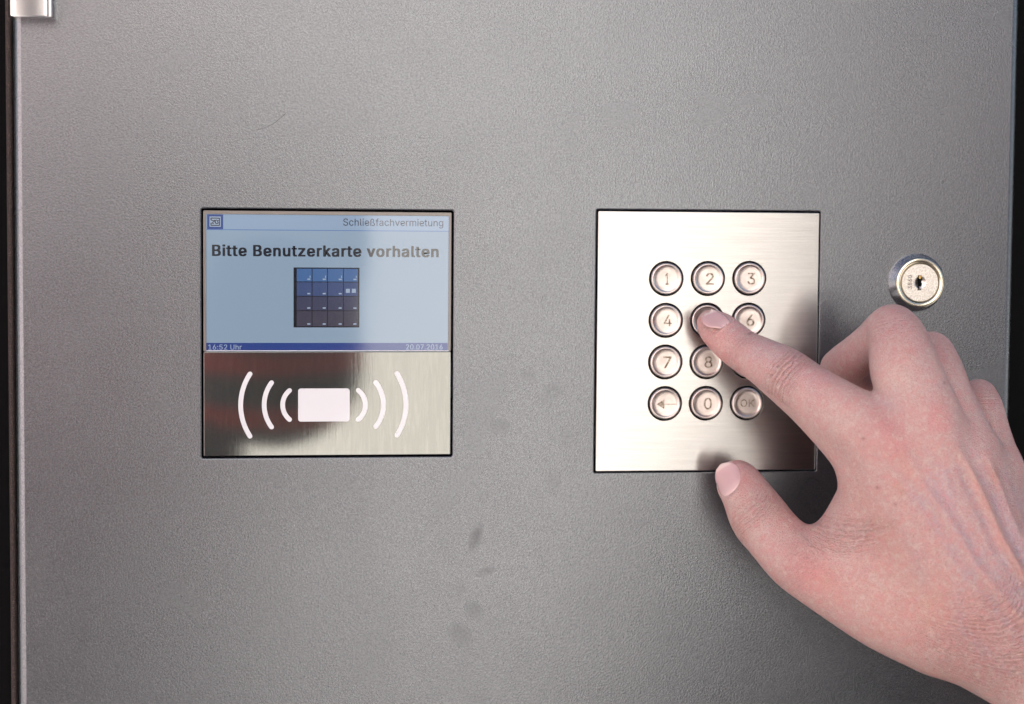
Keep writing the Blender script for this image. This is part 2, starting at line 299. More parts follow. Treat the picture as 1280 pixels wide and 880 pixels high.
keym.set('Base Color', keym.mix(keym.ramp(keym.noise(scale=.25, detail=4), .35, .65), (.47, .405, .38), (.60, .535, .505)))
keydark = M('key_edge_steel', (.45, .44, .44), .2, 1.0)
ink = M('worn_engraving_paint', (.12, .075, .035), .5, .3)
wear = ink.ramp(ink.noise(scale=1.1, detail=4, rough=.65), .40, .60)
ink.set('Base Color', ink.mix(wear, (.10, .06, .03), (.42, .37, .31))); ink.set('Metallic', ink.ramp(wear, 0, 1, .2, 1)); 
chrome = M('nickel_chrome', (.86, .88, .90), .07, 1.0)
nick = M('lock_ring_nickel', (.74, .67, .52), .2, 1.0); nick.bump(nick.noise(scale=1.5, detail=3), .00005, .3)
spk = M('cast_lock_barrel', (.55, .50, .46), .38, 1.0)
sf = spk.noise(scale=3.2, detail=3, rough=.7); spk.set('Base Color', spk.mix(spk.ramp(sf, .40, .58), (.52, .47, .42), (.84, .80, .74))); spk.bump(sf, .00005, .5)
stampm = M('stamped_mark', (.16, .13, .11), .5, .8)
brass = M('brass_pin', (.62, .42, .16), .25, 1.0)
alu = M('polished_aluminium', (.96, .93, .92), .22, 1.0)
frame_m = M('display_frame', (.17, .155, .145), .3, .6)
frame_m.bump(frame_m.noise((1000, 1000, 120), scale=1.2, detail=3), .0001, .5)
gloss = dict(Coat_Weight=1.0, Coat_Roughness=.06, Coat_IOR=1.66, Specular_IOR_Level=.1)
strip = M('smoky_mirror_strip', (.60, .585, .53), .10, .85)
sc1 = strip.noise((1300, 1000, 90), scale=1, detail=5, rough=.7, dist=.8); sc2 = strip.noise(scale=1.6, detail=5, rough=.7)
strip.set('Roughness', strip.ramp(sc2, .3, .75, .03, .06)); strip.bump(sc1, .00001, .25)
strip.set('Base Color', strip.mix(strip.ramp(sc1, .45, .8), (.165, .167, .157), (.205, .207, .195)))
def screen_mat(name, col, em=1.0):
    m = M(name, tuple(c*.06 for c in col), .35, 0, **gloss); m.set('Emission Color', (*col, 1)); m.set('Emission Strength', em)
    return m
EM = .185
lcd_bg = screen_mat('lcd_sky_blue', srgb(172, 198, 224), EM)
lcd_hd = screen_mat('lcd_header_blue', srgb(172, 200, 232), EM)
lcd_blue = screen_mat('lcd_footer_blue', srgb(45, 80, 165), EM)
lcd_dark = screen_mat('lcd_lettering', srgb(14, 16, 34), EM)
lcd_mid = screen_mat('lcd_grey_lettering', srgb(40, 50, 82), EM)
lcd_white = screen_mat('lcd_pale', srgb(190, 210, 238), EM)
lcd_line = screen_mat('lcd_divider', srgb(110, 150, 215), EM)
lcd_lock = [screen_mat('lcd_locker_%d' % i, c, EM) for i, c in enumerate((srgb(84, 128, 190), srgb(78, 98, 150), srgb(78, 80, 112), srgb(82, 78, 98)))]
white_ink = M('white_print', (.60, .60, .625), .35, 0, Coat_Weight=.5)
wall_m = M('pale_render', (.72, .68, .61), .9); wall_m.set('Base Color', wall_m.mix(wall_m.noise((3, 3, 3), detail=4), (.76, .745, .715), (.84, .825, .80)))
wall_p = M('pink_tint_render', (.78, .67, .68), .9)  # surface of the added block that reflects pink onto the door
wall_b = M('dark_tint_cladding', (.045, .055, .085), .6)  # dark blue colour of the added block, not shade falling on it
glass_m = M('window_glass', (.05, .07, .09), .08)
ground_m = M('pavement_grey', (.32, .30, .28), .85); ground_m.set('Base Color', ground_m.mix(ground_m.noise((8, 8, 8), detail=5), (.34, .325, .31), (.44, .42, .40)))
coat_m = M('dark_jacket', (.03, .03, .034), .8)
# ---------------------------------------------------------------- GROUND AND THE BUILDING OPPOSITE, PLUS TWO ADDED TINT BLOCKS (seen only as reflections)
GZ = -1.42
bm = bmesh.new(); bmesh.ops.create_grid(bm, x_segments=1, y_segments=1, size=60); bmesh.ops.translate(bm, verts=bm.verts, vec=(0, 0, GZ))
tag(obj('pavement', bm, ground_m), kind='structure')
def boxm(bm, x0, x1, y0, y1, z0, z1):
    v = [bm.verts.new((x, y, z)) for x in (x0, x1) for y in (y0, y1) for z in (z0, z1)]
    for f in ((0, 1, 3, 2), (4, 6, 7, 5), (0, 4, 5, 1), (2, 3, 7, 6), (0, 2, 6, 4), (1, 5, 7, 3)): bm.faces.new([v[i] for i in f])
def facade(name, label, x0, x1, y, z1, wm, wins):
    b = tag(empty(name, ((x0+x1)/2, y, GZ)), label, 'building')
    bm = bmesh.new(); boxm(bm, x0, x1, y-6, y, GZ, z1); obj('wall', bm, wm, b)
    for (a, c, d, e) in wins:
        bm = bmesh.new(); boxm(bm, a, c, y-.01, y+.02, d, e); f = obj('window', bm, glass_m, b)
        bm = bmesh.new()
        for q in ((a-.06, a, d-.06, e+.06), (c, c+.06, d-.06, e+.06), (a, c, e, e+.06), (a, c, d-.06, d)): boxm(bm, q[0], q[1], y-.005, y+.05, q[2], q[3])
        fr = obj('frame', bm, white_ink, f); fr.location = (0, 0, 0)
    return b
facade('rendered_building', 'sunlit cream rendered building mirrored in the steel plates', -5.5, 1.62, -5.2, 5.5, wall_m, [(-4.2, -3.2, .9, 2.3), (-2.4, -1.5, 2.9, 4.2), (-.2, .6, 2.9, 4.2)])
facade('pink_tint_block', 'added pale pink block tinting the left of the door by reflection', -9.0, -.75, -5.05, 5.0, wall_p, [(-3.2, -2.3, 2.4, 3.8)])  # unseen block, added to give the door's left a pink reflection
facade('dark_tint_block', 'added dark block darkening the right of the door by reflection', 1.7, 6.0, -4.4, 5.0, wall_b, [(2.4, 3.4, .6, 1.8)])  # unseen block, added so the right of the door reflects something dark

# ---------------------------------------------------------------- LOCKER CABINET AND DOOR
DX0, DX1 = P2(18.5, 440)[0], P2(1265.5, 440)[0]; DZ0, DZ1 = -.52, .46
bm = bmesh.new(); boxm(bm, -.80, .80, .024, .55, GZ, .75)
cab = tag(empty('locker_cabinet', (0, .3, GZ)), 'black recess of the locker cabinet behind both edges of the grey door', 'cabinet')
obj('cabinet_body', bm, black, cab)
sx0, sx1 = P2(7, 440)[0], P2(15.5, 440)[0]
bm = bmesh.new()
for i in range(0, 240):
    z = DZ0+(DZ1-DZ0)*i/239
    for k in range(7):
        a = math.pi*k/6; bm.verts.new(((sx0+sx1)/2-(sx1-sx0)/2*math.cos(a), .006-.0012*math.sin(a), z))
bm.verts.ensure_lookup_table()
for i in range(239):
    for k in range(6): bm.faces.new([bm.verts[j] for j in (i*7+k, i*7+k+1, i*7+k+8, i*7+k+7)])
obj('rubber_seal', bm, rubber, cab, True)
door = tag(empty('steel_door', ((DX0+DX1)/2, 0, DZ0)), 'large grey powder-coated steel door panel with rounded vertical edges and faint finger marks', 'door')
dx0, dz1 = P2(251.5, 260.5); dx1, dz0 = P2(565.5, 570.5)
kx0, kz1 = P2(746, 262); kx1, kz0 = P2(1020, 588.5)
lkx, lkz = P2(1145, 353)
dout = lambda o: rrect(DX0, DX1, DZ0, DZ1, .0012, o)
dhole = lambda o: rrect(dx0, dx1, dz0, dz1, .0006, o)
khole = lambda o: rrect(kx0, kx1, kz0, kz1, .0005, o)
lhole = lambda o: circ(lkx, lkz, .0075+o)
plate('door_skin', dout, [lambda o: dhole(.0000+o), lambda o: khole(.0000+o), lhole], paint, door, 0, .012, .0026, .00045)
# a fine scratch and a light fleck on the paint
pts = [P2(322+36*t, 162-16*t-6*t*t+3*math.sin(3*t), 0) for t in [i/12 for i in range(13)]]
scr = M('scratch_dark', (.03, .03, .03), .6)
flat('scratch', [stroke(pts, .00010)], -.00003, scr, door)
# polished handle end, top left
hx0, hz = P2(9.5, 20.5, 8); hx1, _ = P2(66.5, 20.5, 8)
hd = tag(empty('door_handle', ((hx0+hx1)/2, -.004, hz)), 'shiny metal handle bar ending at the top left corner of the grey door', 'handle')
bm = bmesh.new(); rs = []
prof = []
for k in range(25):
    t = k/24; x = hx0+(hx1-hx0)*t; e = min(t, 1-t)*2
    prof.append((x, -.0062-.0022*(1-(1-min(e*3.2, 1))**2)**.5 - .0004*math.sin(math.pi*t)))
prof = [(hx0, .008)]+prof+[(hx1, -.0002)]
for z, ins in ((hz+.12, 0), (hz+.0004, 0), (hz, .0004)):
    rs.append([bm.verts.new((x, y+ins*.6, z)) for x, y in prof])
for a, b in zip(rs[:-1], rs[1:]):
    for i in range(len(prof)-1): bm.faces.new((a[i], b[i], b[i+1], a[i+1]))
bm.faces.new(rs[-1][::-1])
o = obj('handle_bar', bm, alu, hd); 
for p in o.data.polygons: p.use_smooth = abs(p.normal.z) < .5
# ---------------------------------------------------------------- KEYPAD
kp = tag(empty('keypad', ((kx0+kx1)/2, 0, kz0)), 'brushed steel keypad with twelve round metal keys, one being pressed', 'keypad')
g = .00042
kc = {}
TL = P2(832.6, 348.3); TR = P2(936.3, 348); BL = P2(830.8, 504.3); BR = P2(933, 503.6)
for r in range(4):
    for c in range(3):
        u, v = c/2, r/3
        kc[r, c] = tuple((TL[i]*(1-u)+TR[i]*u)*(1-v)+(BL[i]*(1-u)+BR[i]*u)*v for i in (0, 1))
KR = .00545
kout = lambda o: rrect(kx0+g, kx1-g, kz0+g, kz1-g, .0004, o)
plate('face_plate', kout, [(lambda o, q=q: circ(q[0], q[1], KR+o)) for q in kc.values()], steel, kp, -.0003, .003, .0002, .00016)
bm = bmesh.new(); boxm(bm, kx0-.001, kx1+.001, .0035, .005, kz0-.001, kz1+.001); obj('backing', bm, black, kp)
bm = bmesh.new(); boxm(bm, dx0-.001, dx1+.001, .0065, .008, dz0-.001, dz1+.001)
marks = ['123', '456', '789', '<0#']
names = {'<': 'round steel key with a left arrow', '#': 'round steel key engraved OK'}
numw = {'1': (4.0, 5.6)}
backbm = bm
kr = .00500
for (r, c), (x, z) in kc.items():
    ch = marks[r][c]; dy = .0009 if ch == '5' else 0
    y0 = -.0003
    prof = [(kr, .0030), (kr, y0-.0004+dy), (kr-.00008, y0-.0008+dy), (kr-.0003, y0-.00105+dy), (kr-.00048, y0-.00112+dy), (kr-.0007, y0-.00108+dy), (kr-.00105, y0-.00078+dy), (kr-.00125, y0-.0007+dy), (kr-.0022, y0-.00068+dy), (0, y0-.00066+dy)]
    k = lathe('key', prof, x, z, keym, kp)
    k['label'] = names.get(ch, 'round steel key engraved %s' % ch)
    yt = y0-.00072+dy
    if ch == '<':
        a = [P2(820, 505), P2(829.5, 499.3), P2(828.2, 505), P2(829.5, 510.8)]
        o = [(x+(p[0]-kc[3, 0][0]), z+(p[1]-kc[3, 0][1])) for p in a]
        ar = flat('arrow', [[o[0], o[1], o[3]], stroke([(o[2][0]+.0003, z-.00015), (x+.0036, z-.00015)], .00022)], yt, ink, k)
    elif ch == '#':
        text('letters', 'OK', x-.0022, x+.0024, z-.0012, z+.0012, yt, ink, k, 5)
    else:
        text('numeral', ch, x-(.0012 if ch != '1' else .0008)+.0004, x+(.0014 if ch != '1' else .0003)+.0004, z-.0019, z+.0018, yt, ink, k, 5)
# ---------------------------------------------------------------- DISPLAY
dp = tag(empty('card_reader_display', ((dx0+dx1)/2, 0, dz0)), 'square display unit with blue screen above a reflective strip with white card symbol', 'display')
obj('backing', backbm, black, dp)
GY = .0004                       # face of the glass
e = .00055
sx0, sz1 = P2(257.5, 267.5); sx1, sz0 = P2(560.5, 439)
bx0, bx1, bz0, bz1 = dx0+e, dx1-e, dz0+e, dz1-e
bm = bmesh.new()
fl = rrect(bx0, bx1, sz0-.0002, bz1, .0003)
plate('frame', lambda o: rrect(bx0, bx1, sz0-.0001, bz1, .0004, o), [lambda o: rrect(sx0, sx1, sz0+.0002, sz1, .0001, o)], frame_m, dp, GY, .003, .0002, .0001)
plate('mirror_strip', lambda o: rrect(bx0, bx1, bz0, sz0-.0002, .0003, o), [], strip, dp, GY, .003, .0002, .0001)
flat('white_line', [box_loop(*(P2(258, 438.6)[0], P2(561, 438.6)[0], P2(400, 438.9)[1], P2(400, 438.1)[1]))], GY-.00003, white_ink, dp)
SY = GY+.0005
scn = flat('screen', [box_loop(sx0-.0004, sx1+.0004, sz0-.0004, sz1+.0004)], SY, lcd_bg, dp, .001)
def X(px): return P2(px, 350)[0]
def Z(py, px=400): return P2(px, py)[1]
q = .00003
def R4(a, b, c, d, px=400): return box_loop(X(a), X(b), Z(d, px), Z(c, px))
flat('header_bar', [R4(257, 561, 267, 287.5)], SY-q, lcd_hd, scn)
flat('divider', [R4(258, 561, 287.5, 288.5)], SY-2*q, lcd_line, scn)
ic = [R4(259, 279, 268, 270.6, 268), R4(259, 279, 283.4, 286.5, 268), R4(259, 262, 270.6, 283.4, 268), R4(276, 279, 270.6, 283.4, 268)]
flat('logo_frame', ic, SY-3*q, lcd_blue, scn)
flat('logo_field', [R4(262, 276, 270.6, 283.4, 268)], SY-2*q, lcd_white, scn)
lg = [stroke([(X(a), Z(b, 268)) for a, b in s], .00030) for s in (
    [(263.8, 272.6), (274.3, 272.6)], [(263.8, 281.6), (274.3, 281.6)], [(263.8, 272.6), (263.8, 275)], [(263.8, 279), (263.8, 281.6)], [(274.3, 272.6), (274.3, 281.6)],
    [(264.6, 275.3), (266.8, 275.6), (266.6, 277.6), (264.6, 279), (267, 279.4)], [(268, 275), (270.2, 279.6)], [(270.2, 275), (268.2, 277.3)],
    [(271.2, 275.2), (273, 275.6), (271.6, 277.2), (273.2, 278.6), (271.4, 279.4)])]
for i, s in enumerate(lg): flat('logo_stroke', [s], SY-(3+i*.3)*q, lcd_dark, scn)
text('title_text', 'Schließfachvermietung', X(429), X(554), Z(285, 490), Z(273.3, 490), SY-3*q, lcd_mid, scn, 1)
text('heading_text', 'Bitte Benutzerkarte vorhalten', X(265), X(548.5), Z(321, 400), Z(306.3, 400), SY-3*q, lcd_dark, scn, 15)
flat('footer_bar', [R4(257.5, 560.5, 428.8, 438.2)], SY-q, lcd_blue, scn)
text('clock_text', '16:52 Uhr', X(260), X(302), Z(437.4, 280), Z(430.8, 280), SY-3*q, lcd_white, scn, 4)
text('date_text', '20.07.2016', X(508), X(554), Z(437.2, 530), Z(430.6, 530), SY-3*q, lcd_white, scn, 4)
# the little picture of a locker wall on the screen
px0, px1, py0, py1 = 367, 449.5, 334.5, 409.5
flat('picture_back', [R4(px0, px1, py0, py1)], SY-q, lcd_dark, scn)
xs = [370.5, 390.2, 409.5, 429.5, 448]; ys = [335.5, 352.5, 370.5, 388.5, 408.5]
for r in range(4):
    for c in range(4):
        flat('picture_locker', [R4(xs[c]+.5, xs[c+1]-.5, ys[r]+.5, ys[r+1]-.5)], SY-2*q, lcd_lock[r], scn)
dots = []
for r in range(4):
    for c in range(4):
        if (r, c) == (1, 3): dots += [R4(432.5, 437.5, 361, 366), R4(440, 445, 361, 366)]
        else: dots.append(R4(xs[c+1]-6, xs[c+1]-2.2, ys[r+1]-4.2, ys[r+1]-2.5))
        if r == 0: dots.append(R4(xs[c+1]-3, xs[c+1]-2, ys[r]+9, ys[r]+12))
flat('picture_mark', dots, SY-3*q, lcd_white, scn)
# contactless card symbol, printed white
def PR(a, b, c, d, r, px):
    x0, x1 = P2(a, 505)[0], P2(b, 505)[0]; return rrect(x0, x1, P2(px, d)[1], P2(px, c)[1], r)
flat('card_symbol', [PR(372.7, 437.2, 485.7, 527, .0008, 405)], GY-.00005, white_ink, dp, .00005)
def arc(xe, xm, y0, y1):
    """arc from (xe, y0) to (xe, y1) bulging to xm"""
    hh = (y1-y0)/2; sg = abs(xm-xe); R0 = (hh*hh+sg*sg)/(2*sg); th = math.asin(hh/R0); s = 1 if xm > xe else -1; cx = xm-s*R0; cy = (y0+y1)/2
    return [P2(cx+s*R0*math.cos(a), cy+R0*math.sin(a)) for a in [(-th+2*th*k/16) for k in range(17)]]
for xe, xm, y0, y1 in ((312.5, 300.8, 467.5, 545.5), (339.5, 330.2, 478.5, 534), (362, 353.3, 488.2, 524.6), (447.8, 456.8, 488, 524.5), (469.8, 479.4, 478.3, 533.2), (496.3, 507.6, 467, 544.2)):
    flat('wave_arc', [stroke(arc(xe, xm, y0, y1), .00145)], GY-.00005, white_ink, dp, .00005)
# ---------------------------------------------------------------- CAM LOCK
lk = tag(empty('cam_lock', (lkx, 0, lkz)), 'round nickel cam lock with gold rim and keyhole right of the keypad', 'lock')
m_ = .001
lathe('bezel', [(.0092, .0003), (.0093, -.0003), (.0091, -.0008), (.0081, -.0033), (.0079, -.0037)], lkx, lkz, chrome, lk, 96)
lathe('rim', [(.00792, -.0036), (.00785, -.0040), (.0076, -.00425), (.0070, -.0042), (.0065, -.0040), (.00635, -.0036), (.00632, -.002)], lkx, lkz, nick, lk, 96)
bm = bmesh.new()
BR_ = .0061; dish = .0020
cap(bm, [circ(lkx, lkz, BR_-.0002, 64), circ(lkx-.00005, lkz+.0001, dish, 32)], -.0040)
for f in skirt(bm, [(circ(lkx, lkz, BR_-.0002, 64), -.0040), (circ(lkx, lkz, BR_, 64), -.0038), (circ(lkx, lkz, BR_, 64), -.001)]): pass
skirt(bm, [(circ(lkx-.00005, lkz+.0001, dish, 32), -.0040), (circ(lkx-.00005, lkz+.0001, dish*.55, 32), -.0034), (circ(lkx-.00005, lkz+.0001, dish*.2, 32), -.0033)])
obj('barrel', bm, spk, lk)
lathe('groove', [(.0066, -.0010), (.0055, -.0010)], lkx, lkz, black, lk, 64)
sl_ = [(-.00045, .0021), (.00030, .0021), (.00030, .0013), (.00055, .0009), (.00030, .0003), (.0005, -.0004), (.0003, -.0012), (.0003, -.0020), (-.00055, -.0020), (-.0003, -.0010), (-.00055, 0), (-.00045, .0010)]
kh = flat('keyway', [[(lkx-.0001+a*1.45, lkz+b*1.15) for a, b in sl_]], -.00404, black, lk, .0004)
flat('key_pin', [[(lkx+a*1.4, lkz+b*1.15) for a, b in ((-.00042, .0020), (.00022, .0020), (.0001, .0011), (-.0003, .0011))]], -.00409, brass, lk, .0001)
flat('key_pin', [[(lkx+a, lkz+b) for a, b in ((-.0001, -.0011), (.00035, -.0013), (.00035, -.0019), (-.0003, -.0019))]], -.00409, chrome, lk, .0001)
st_ = text('stamped_digits', '3860', -.0021, .0023, -.0007, .0007, 0, stampm, lk, 6)
v = np.zeros(len(st_.data.vertices)*3); st_.data.vertices.foreach_get('co', v); v = v.reshape(-1, 3)
v2 = np.stack([lkx-.0034-v[:, 2], v[:, 1]-.00404, lkz+.0001+v[:, 0]], 1); st_.data.vertices.foreach_set('co', v2.ravel())
# ---------------------------------------------------------------- HAND (implicit surface, millimetres: X right, H off the panel, Z up)
HV = 0.55
def hp(px, py, h):
    p = at(px, py, h)
    return np.array([p[0]*1000, h, p[2]*1000], dtype=np.float32)
def rcone(P, a, b, r1, r2):
    ba = b-a; l2 = float(ba@ba); rr = r1-r2; a2 = l2-rr*rr; il2 = 1.0/l2
    pa = P-a; y = pa@ba; z = y-l2
    q = pa*l2-np.outer(y, ba); x2 = np.einsum('ij,ij->i', q, q)
    y2 = y*y*l2; z2 = z*z*l2
    k = np.sign(rr)*rr*rr*x2
    out = (np.sqrt(x2*a2*il2)+y*rr)*il2-r1
    m1 = np.sign(z)*a2*z2 > k
    m2 = (~m1) & (np.sign(y)*a2*y2 < k)
    out[m1] = np.sqrt(x2[m1]+z2[m1])*il2-r2
    out[m2] = np.sqrt(x2[m2]+y2[m2])*il2-r1
    return out
def smin(a, b, k):
    h = np.maximum(k-np.abs(a-b), 0)/k
    return np.minimum(a, b)-h*h*k*0.25
def ellip(P, c, R, ax):          # ax rows = axes
    q = ((P-c)@ax.T)
    k0 = np.linalg.norm(q/R, axis=1); k1 = np.linalg.norm(q/(R*R), axis=1)
    return k0*(k0-1.0)/np.maximum(k1, 1e-6)
# chains: (px, py, height mm, radius mm)
INDEX = [(887,404,7.0,3.9),(897,412,10.5,5.3),(912,425,15,5.95),(930,439,20,6.2),(956,453,27,6.9),(983,470,34,8.0),(1010,488,41,7.9),(1045,510,49,8.4),(1082,536,55,9.6),(1108,560,58,9.6)]
MIDDLE = [(1090,500,17,5.0),(1066,480,15,5.8),(1050,461,19,6.0),(1070,447,26,6.1),(1096,427,36,6.4),(1116,412,44,7.2),(1124,430,49,8.0),(1132,465,55,9.5),(1150,505,61,9.5),(1166,540,64,9.4)]
RING = [(1105,505,13,5.0),(1115,480,14,6.0),(1137,458,24,6.3),(1163,444,40,6.9),(1171,470,47,7.8),(1184,510,55,8.3),(1208,560,61,8.5)]
LITTLE = [(1185,540,12,4.6),(1190,520,16,5.2),(1208,505,27,5.4),(1223,497,36,5.4),(1227,515,42,6.2),(1234,550,48,6.9),(1245,590,54,7.6)]
FLESH = [(990,484,32,6.0),(1019,507,41,7.4),(1044,528,46,8.4),(1079,566,50,9.2),(1098,600,51,9.4)]
THUMB = [(919,594,13,4.4),(924,604,15,6.5),(935,622,19,7.4),(948,645,24,8.6),(963,664,29,8.6),(990,694,36,8.9),(1016,712,41,9.6),(1060,738,47,10.5),(1110,764,53,11.6),(1160,782,57,12.2)]
PALM = [[(1110,562,57,9.6),(1128,610,61,10),(1160,690,64,11),(1235,772,64,13.2)],
        [(1166,545,63.5,9.2),(1180,600,67,9.6),(1215,690,70,10.5),(1270,765,69,13)],
        [(1212,565,61,8.4),(1222,610,64,8.8),(1248,690,67,10),(1300,750,66,12)],
        [(1246,590,54,7.8),(1246,640,57,8.8),(1262,690,59,10),(1315,735,61,12)],
        [(1092,600,50,9.2),(1095,650,50,10.3),(1105,710,52,12),(1190,775,57,14)],
        [(1062,640,42,4.5),(1052,668,42,6),(1062,700,45,8)],
        [(1150,620,50,10),(1180,700,50,13),(1230,770,55,14)],
        [(1220,620,46,9),(1240,700,48,12)]]
ARM = [[(1225,783,62,13.3),(1320,856,66,14.2),(1640,1075,78,20)],
       [(1290,760,64,14),(1390,835,68,14),(1720,1000,80,21)],
       [(1250,785,58,14),(1350,850,60,15),(1680,1040,70,24)]]
TENDONS = [  # ridge polylines on the back of the hand (height is found on the surface)
    [(1112,560),(1135,590),(1162,635),(1192,690),(1235,745),(1280,790)],
    [(1180,545),(1196,575),(1213,615),(1232,665),(1258,715),(1300,765)],
    [(1222,560),(1238,600),(1254,650),(1275,700),(1310,740)],
    [(1247,590),(1262,640),(1285,690)]]
def chain(P, nodes, k=0.8, sub=3):
    n = np.array([list(hp(*n[:3]))+[n[3]] for n in nodes])
    if len(n) > 2:
        e = np.vstack([2*n[0]-n[1], n, 2*n[-1]-n[-2]]); q = []
        for i in range(1, len(e)-2):
            for t in np.arange(sub)/sub:
                q.append(.5*(2*e[i]+(e[i+1]-e[i-1])*t+(2*e[i-1]-5*e[i]+4*e[i+1]-e[i+2])*t*t+(3*e[i]-e[i-1]-3*e[i+1]+e[i+2])*t**3))
        q.append(n[-1]); n = np.array(q)
    n = n.astype(np.float32); d = None; far = 18.0
    lo = (n[:, :3]-n[:, 3:]).min(0)-far; hi = (n[:, :3]+n[:, 3:]).max(0)+far
    near = ((P > lo) & (P < hi)).all(1); out = np.full(len(P), far, dtype=np.float32)
    if not near.any(): return out
    Q = P[near]
    for a, b in zip(n[:-1], n[1:]):
        c = rcone(Q, a[:3], b[:3], float(a[3]), float(b[3]))
        d = c if d is None else smin(d, c, k)
    out[near] = np.minimum(d, far+4)
    return out
def nailframe(c, t, n, w, l, R):
    t = t/np.linalg.norm(t); n = n-t*(n@t); n = n/np.linalg.norm(n); s = np.cross(t, n)
    return dict(c=c, t=t, n=n, s=s, w=w, l=l, R=R)
def hv(x, h, z): return np.array([x, h, z], dtype=np.float32)
NAILS = [nailframe(hp(899,395,15.2), hp(886,400,6)-hp(915,425,17), hv(.40,.50,.77), 3.9, 4.4, 4.6),
         nailframe(hp(906,599,20.3), hp(915,585,13)-hp(937,632,20), hv(-.66,.72,.20), 4.6, 5.3, 6.4)]
def nailcoord(P, N):
    q = P-N['c']; u = q@N['s']; v = q@N['t']; w = q@N['n']
    surf = -(u*u)/(2*N['R'])*1.05-np.maximum(v, 0)**2*0.012-(v*v)*0.012
    return u, v, w-surf
def sdf(P):
    T = chain(P, THUMB, 1.0)
    I = smin(chain(P, INDEX, 1.0), chain(P, FLESH, 1.0), 3.0)
    M = smin(chain(P, MIDDLE[:3], 1.5), chain(P, MIDDLE[5:], 2.0), 0.4)
    M2 = chain(P, MIDDLE[2:6], 1.6)
    M = smin(M, M2, 0.7)
    R = smin(chain(P, RING[:4], 1.5), chain(P, RING[3:], 1.5), 1.0)
    L = smin(chain(P, LITTLE[:4], 1.5), chain(P, LITTLE[3:], 1.5), 1.0)
    B = None
    for c in PALM:
        d = chain(P, c, 2.0)
        B = d if B is None else smin(B, d, 9.0)
    A = None
    for c in ARM:
        d = chain(P, c, 3.0)
        A = d if A is None else smin(A, d, 12.0)
    B = smin(B, A, 10.0)
    B = smin(B, T, 9.0)
    D = smin(B, I, 4.0)
    F = smin(smin(M, R, 0.9), L, 0.9)
    D = smin(D, F, 2.6)
    return D
def detail(P):
    """relief on top of the base form: nail folds, tendons, knuckle caps; mm, positive = outwards"""
    o = np.zeros(len(P), dtype=np.float32)
    for N in NAILS:
        u, v, w = nailcoord(P, N)
        r = np.sqrt((u/N['w'])**2+(v/N['l'])**2)
        near = np.abs(w) < 4
        back = np.clip(0.8-v/N['l']*0.8, 0, 1)
        o += near*(-0.28/(1+np.exp(np.clip((r-1.0)/.04, -30, 30)))+0.34*np.exp(-((r-1.17)/0.14)**2)*back)
    top = np.clip((P[:, 1]-52)/10, 0, 1)
    for pl, amp, wd in TENDON_MM:
        d, t = polyd(P[:, 0], P[:, 2], pl)
        o += top*amp*np.exp(-(d/wd)**2)*np.clip(t*5, 0, 1)
        o -= top*amp*.28*np.exp(-((d-wd*2.1)/(wd*.9))**2)*np.clip(t*4, 0, 1)
    for pl in VEINS_MM:
        d, t = polyd(P[:, 0], P[:, 2], pl); o += top*.38*np.exp(-(d/1.15)**2)*np.clip(t*4, 0, 1)*np.clip((1-t)*4, 0, 1)
    for x, z, amp, wd in BUMPS_MM:
        o += (P[:, 1] > 25)*amp*np.exp(-((P[:, 0]-x)**2+(P[:, 2]-z)**2)/wd**2)
    return o
def polyd(x, z, pl):
    best = np.full(len(x), 1e9, dtype=np.float32); par = np.zeros(len(x), dtype=np.float32); acc = 0
    for a, b in zip(pl[:-1], pl[1:]):
        a = np.array(a); b = np.array(b); ab = b-a; L = np.hypot(*ab)
        t = np.clip(((x-a[0])*ab[0]+(z-a[1])*ab[1])/L**2, 0, 1)
        d = np.hypot(x-a[0]-t*ab[0], z-a[1]-t*ab[1])
        m = d < best; best[m] = d[m]; par[m] = acc+t[m]*L; acc += L
    return best, par/acc
def _xz(px, py, h=68):
    q = hp(px, py, h); return (float(q[0]), float(q[2]))
TENDON_MM = [([_xz(*p) for p in pl], a, w) for pl, a, w in zip(TENDONS, (.75, 1.25, .9, .5), (1.9, 1.3, 1.25, 1.6))]
VEINS = [[(1138,600),(1160,622),(1182,660),(1200,700),(1232,742)], [(1236,600),(1244,640),(1262,690),(1290,735)], [(1150,560),(1168,590),(1176,625)], [(1200,700),(1180,735),(1190,780),(1240,830)], [(1110,640),(1140,690),(1150,740)]]
VEINS_MM = [[_xz(*p) for p in pl] for pl in VEINS]
BUMPS_MM = [(*_xz(px, py, h), a, w) for px, py, h, a, w in ((1112,550,64,1.7,5.0),(1178,545,70,1.5,4.6),(1224,565,66,1.1,4.2),(1150,575,66,-.8,4),(940,652,30,.5,5),(1012,716,50,.8,6),
    (1140,600,66,-.5,4.5),(1196,600,70,-.5,3),(1122,395,55,.3,4),(988,455,40,.45,3.6),(1080,712,60,-.8,9),(1150,700,66,-.5,8))]
for N in NAILS:      # settle the nail centres on the skin
    for _ in range(12):
        N['c'] = (N['c']-N['n']*float(sdf(N['c'][None].astype(np.float32))[0])*.8).astype(np.float32)
def full(P): return sdf(P)-detail(P)
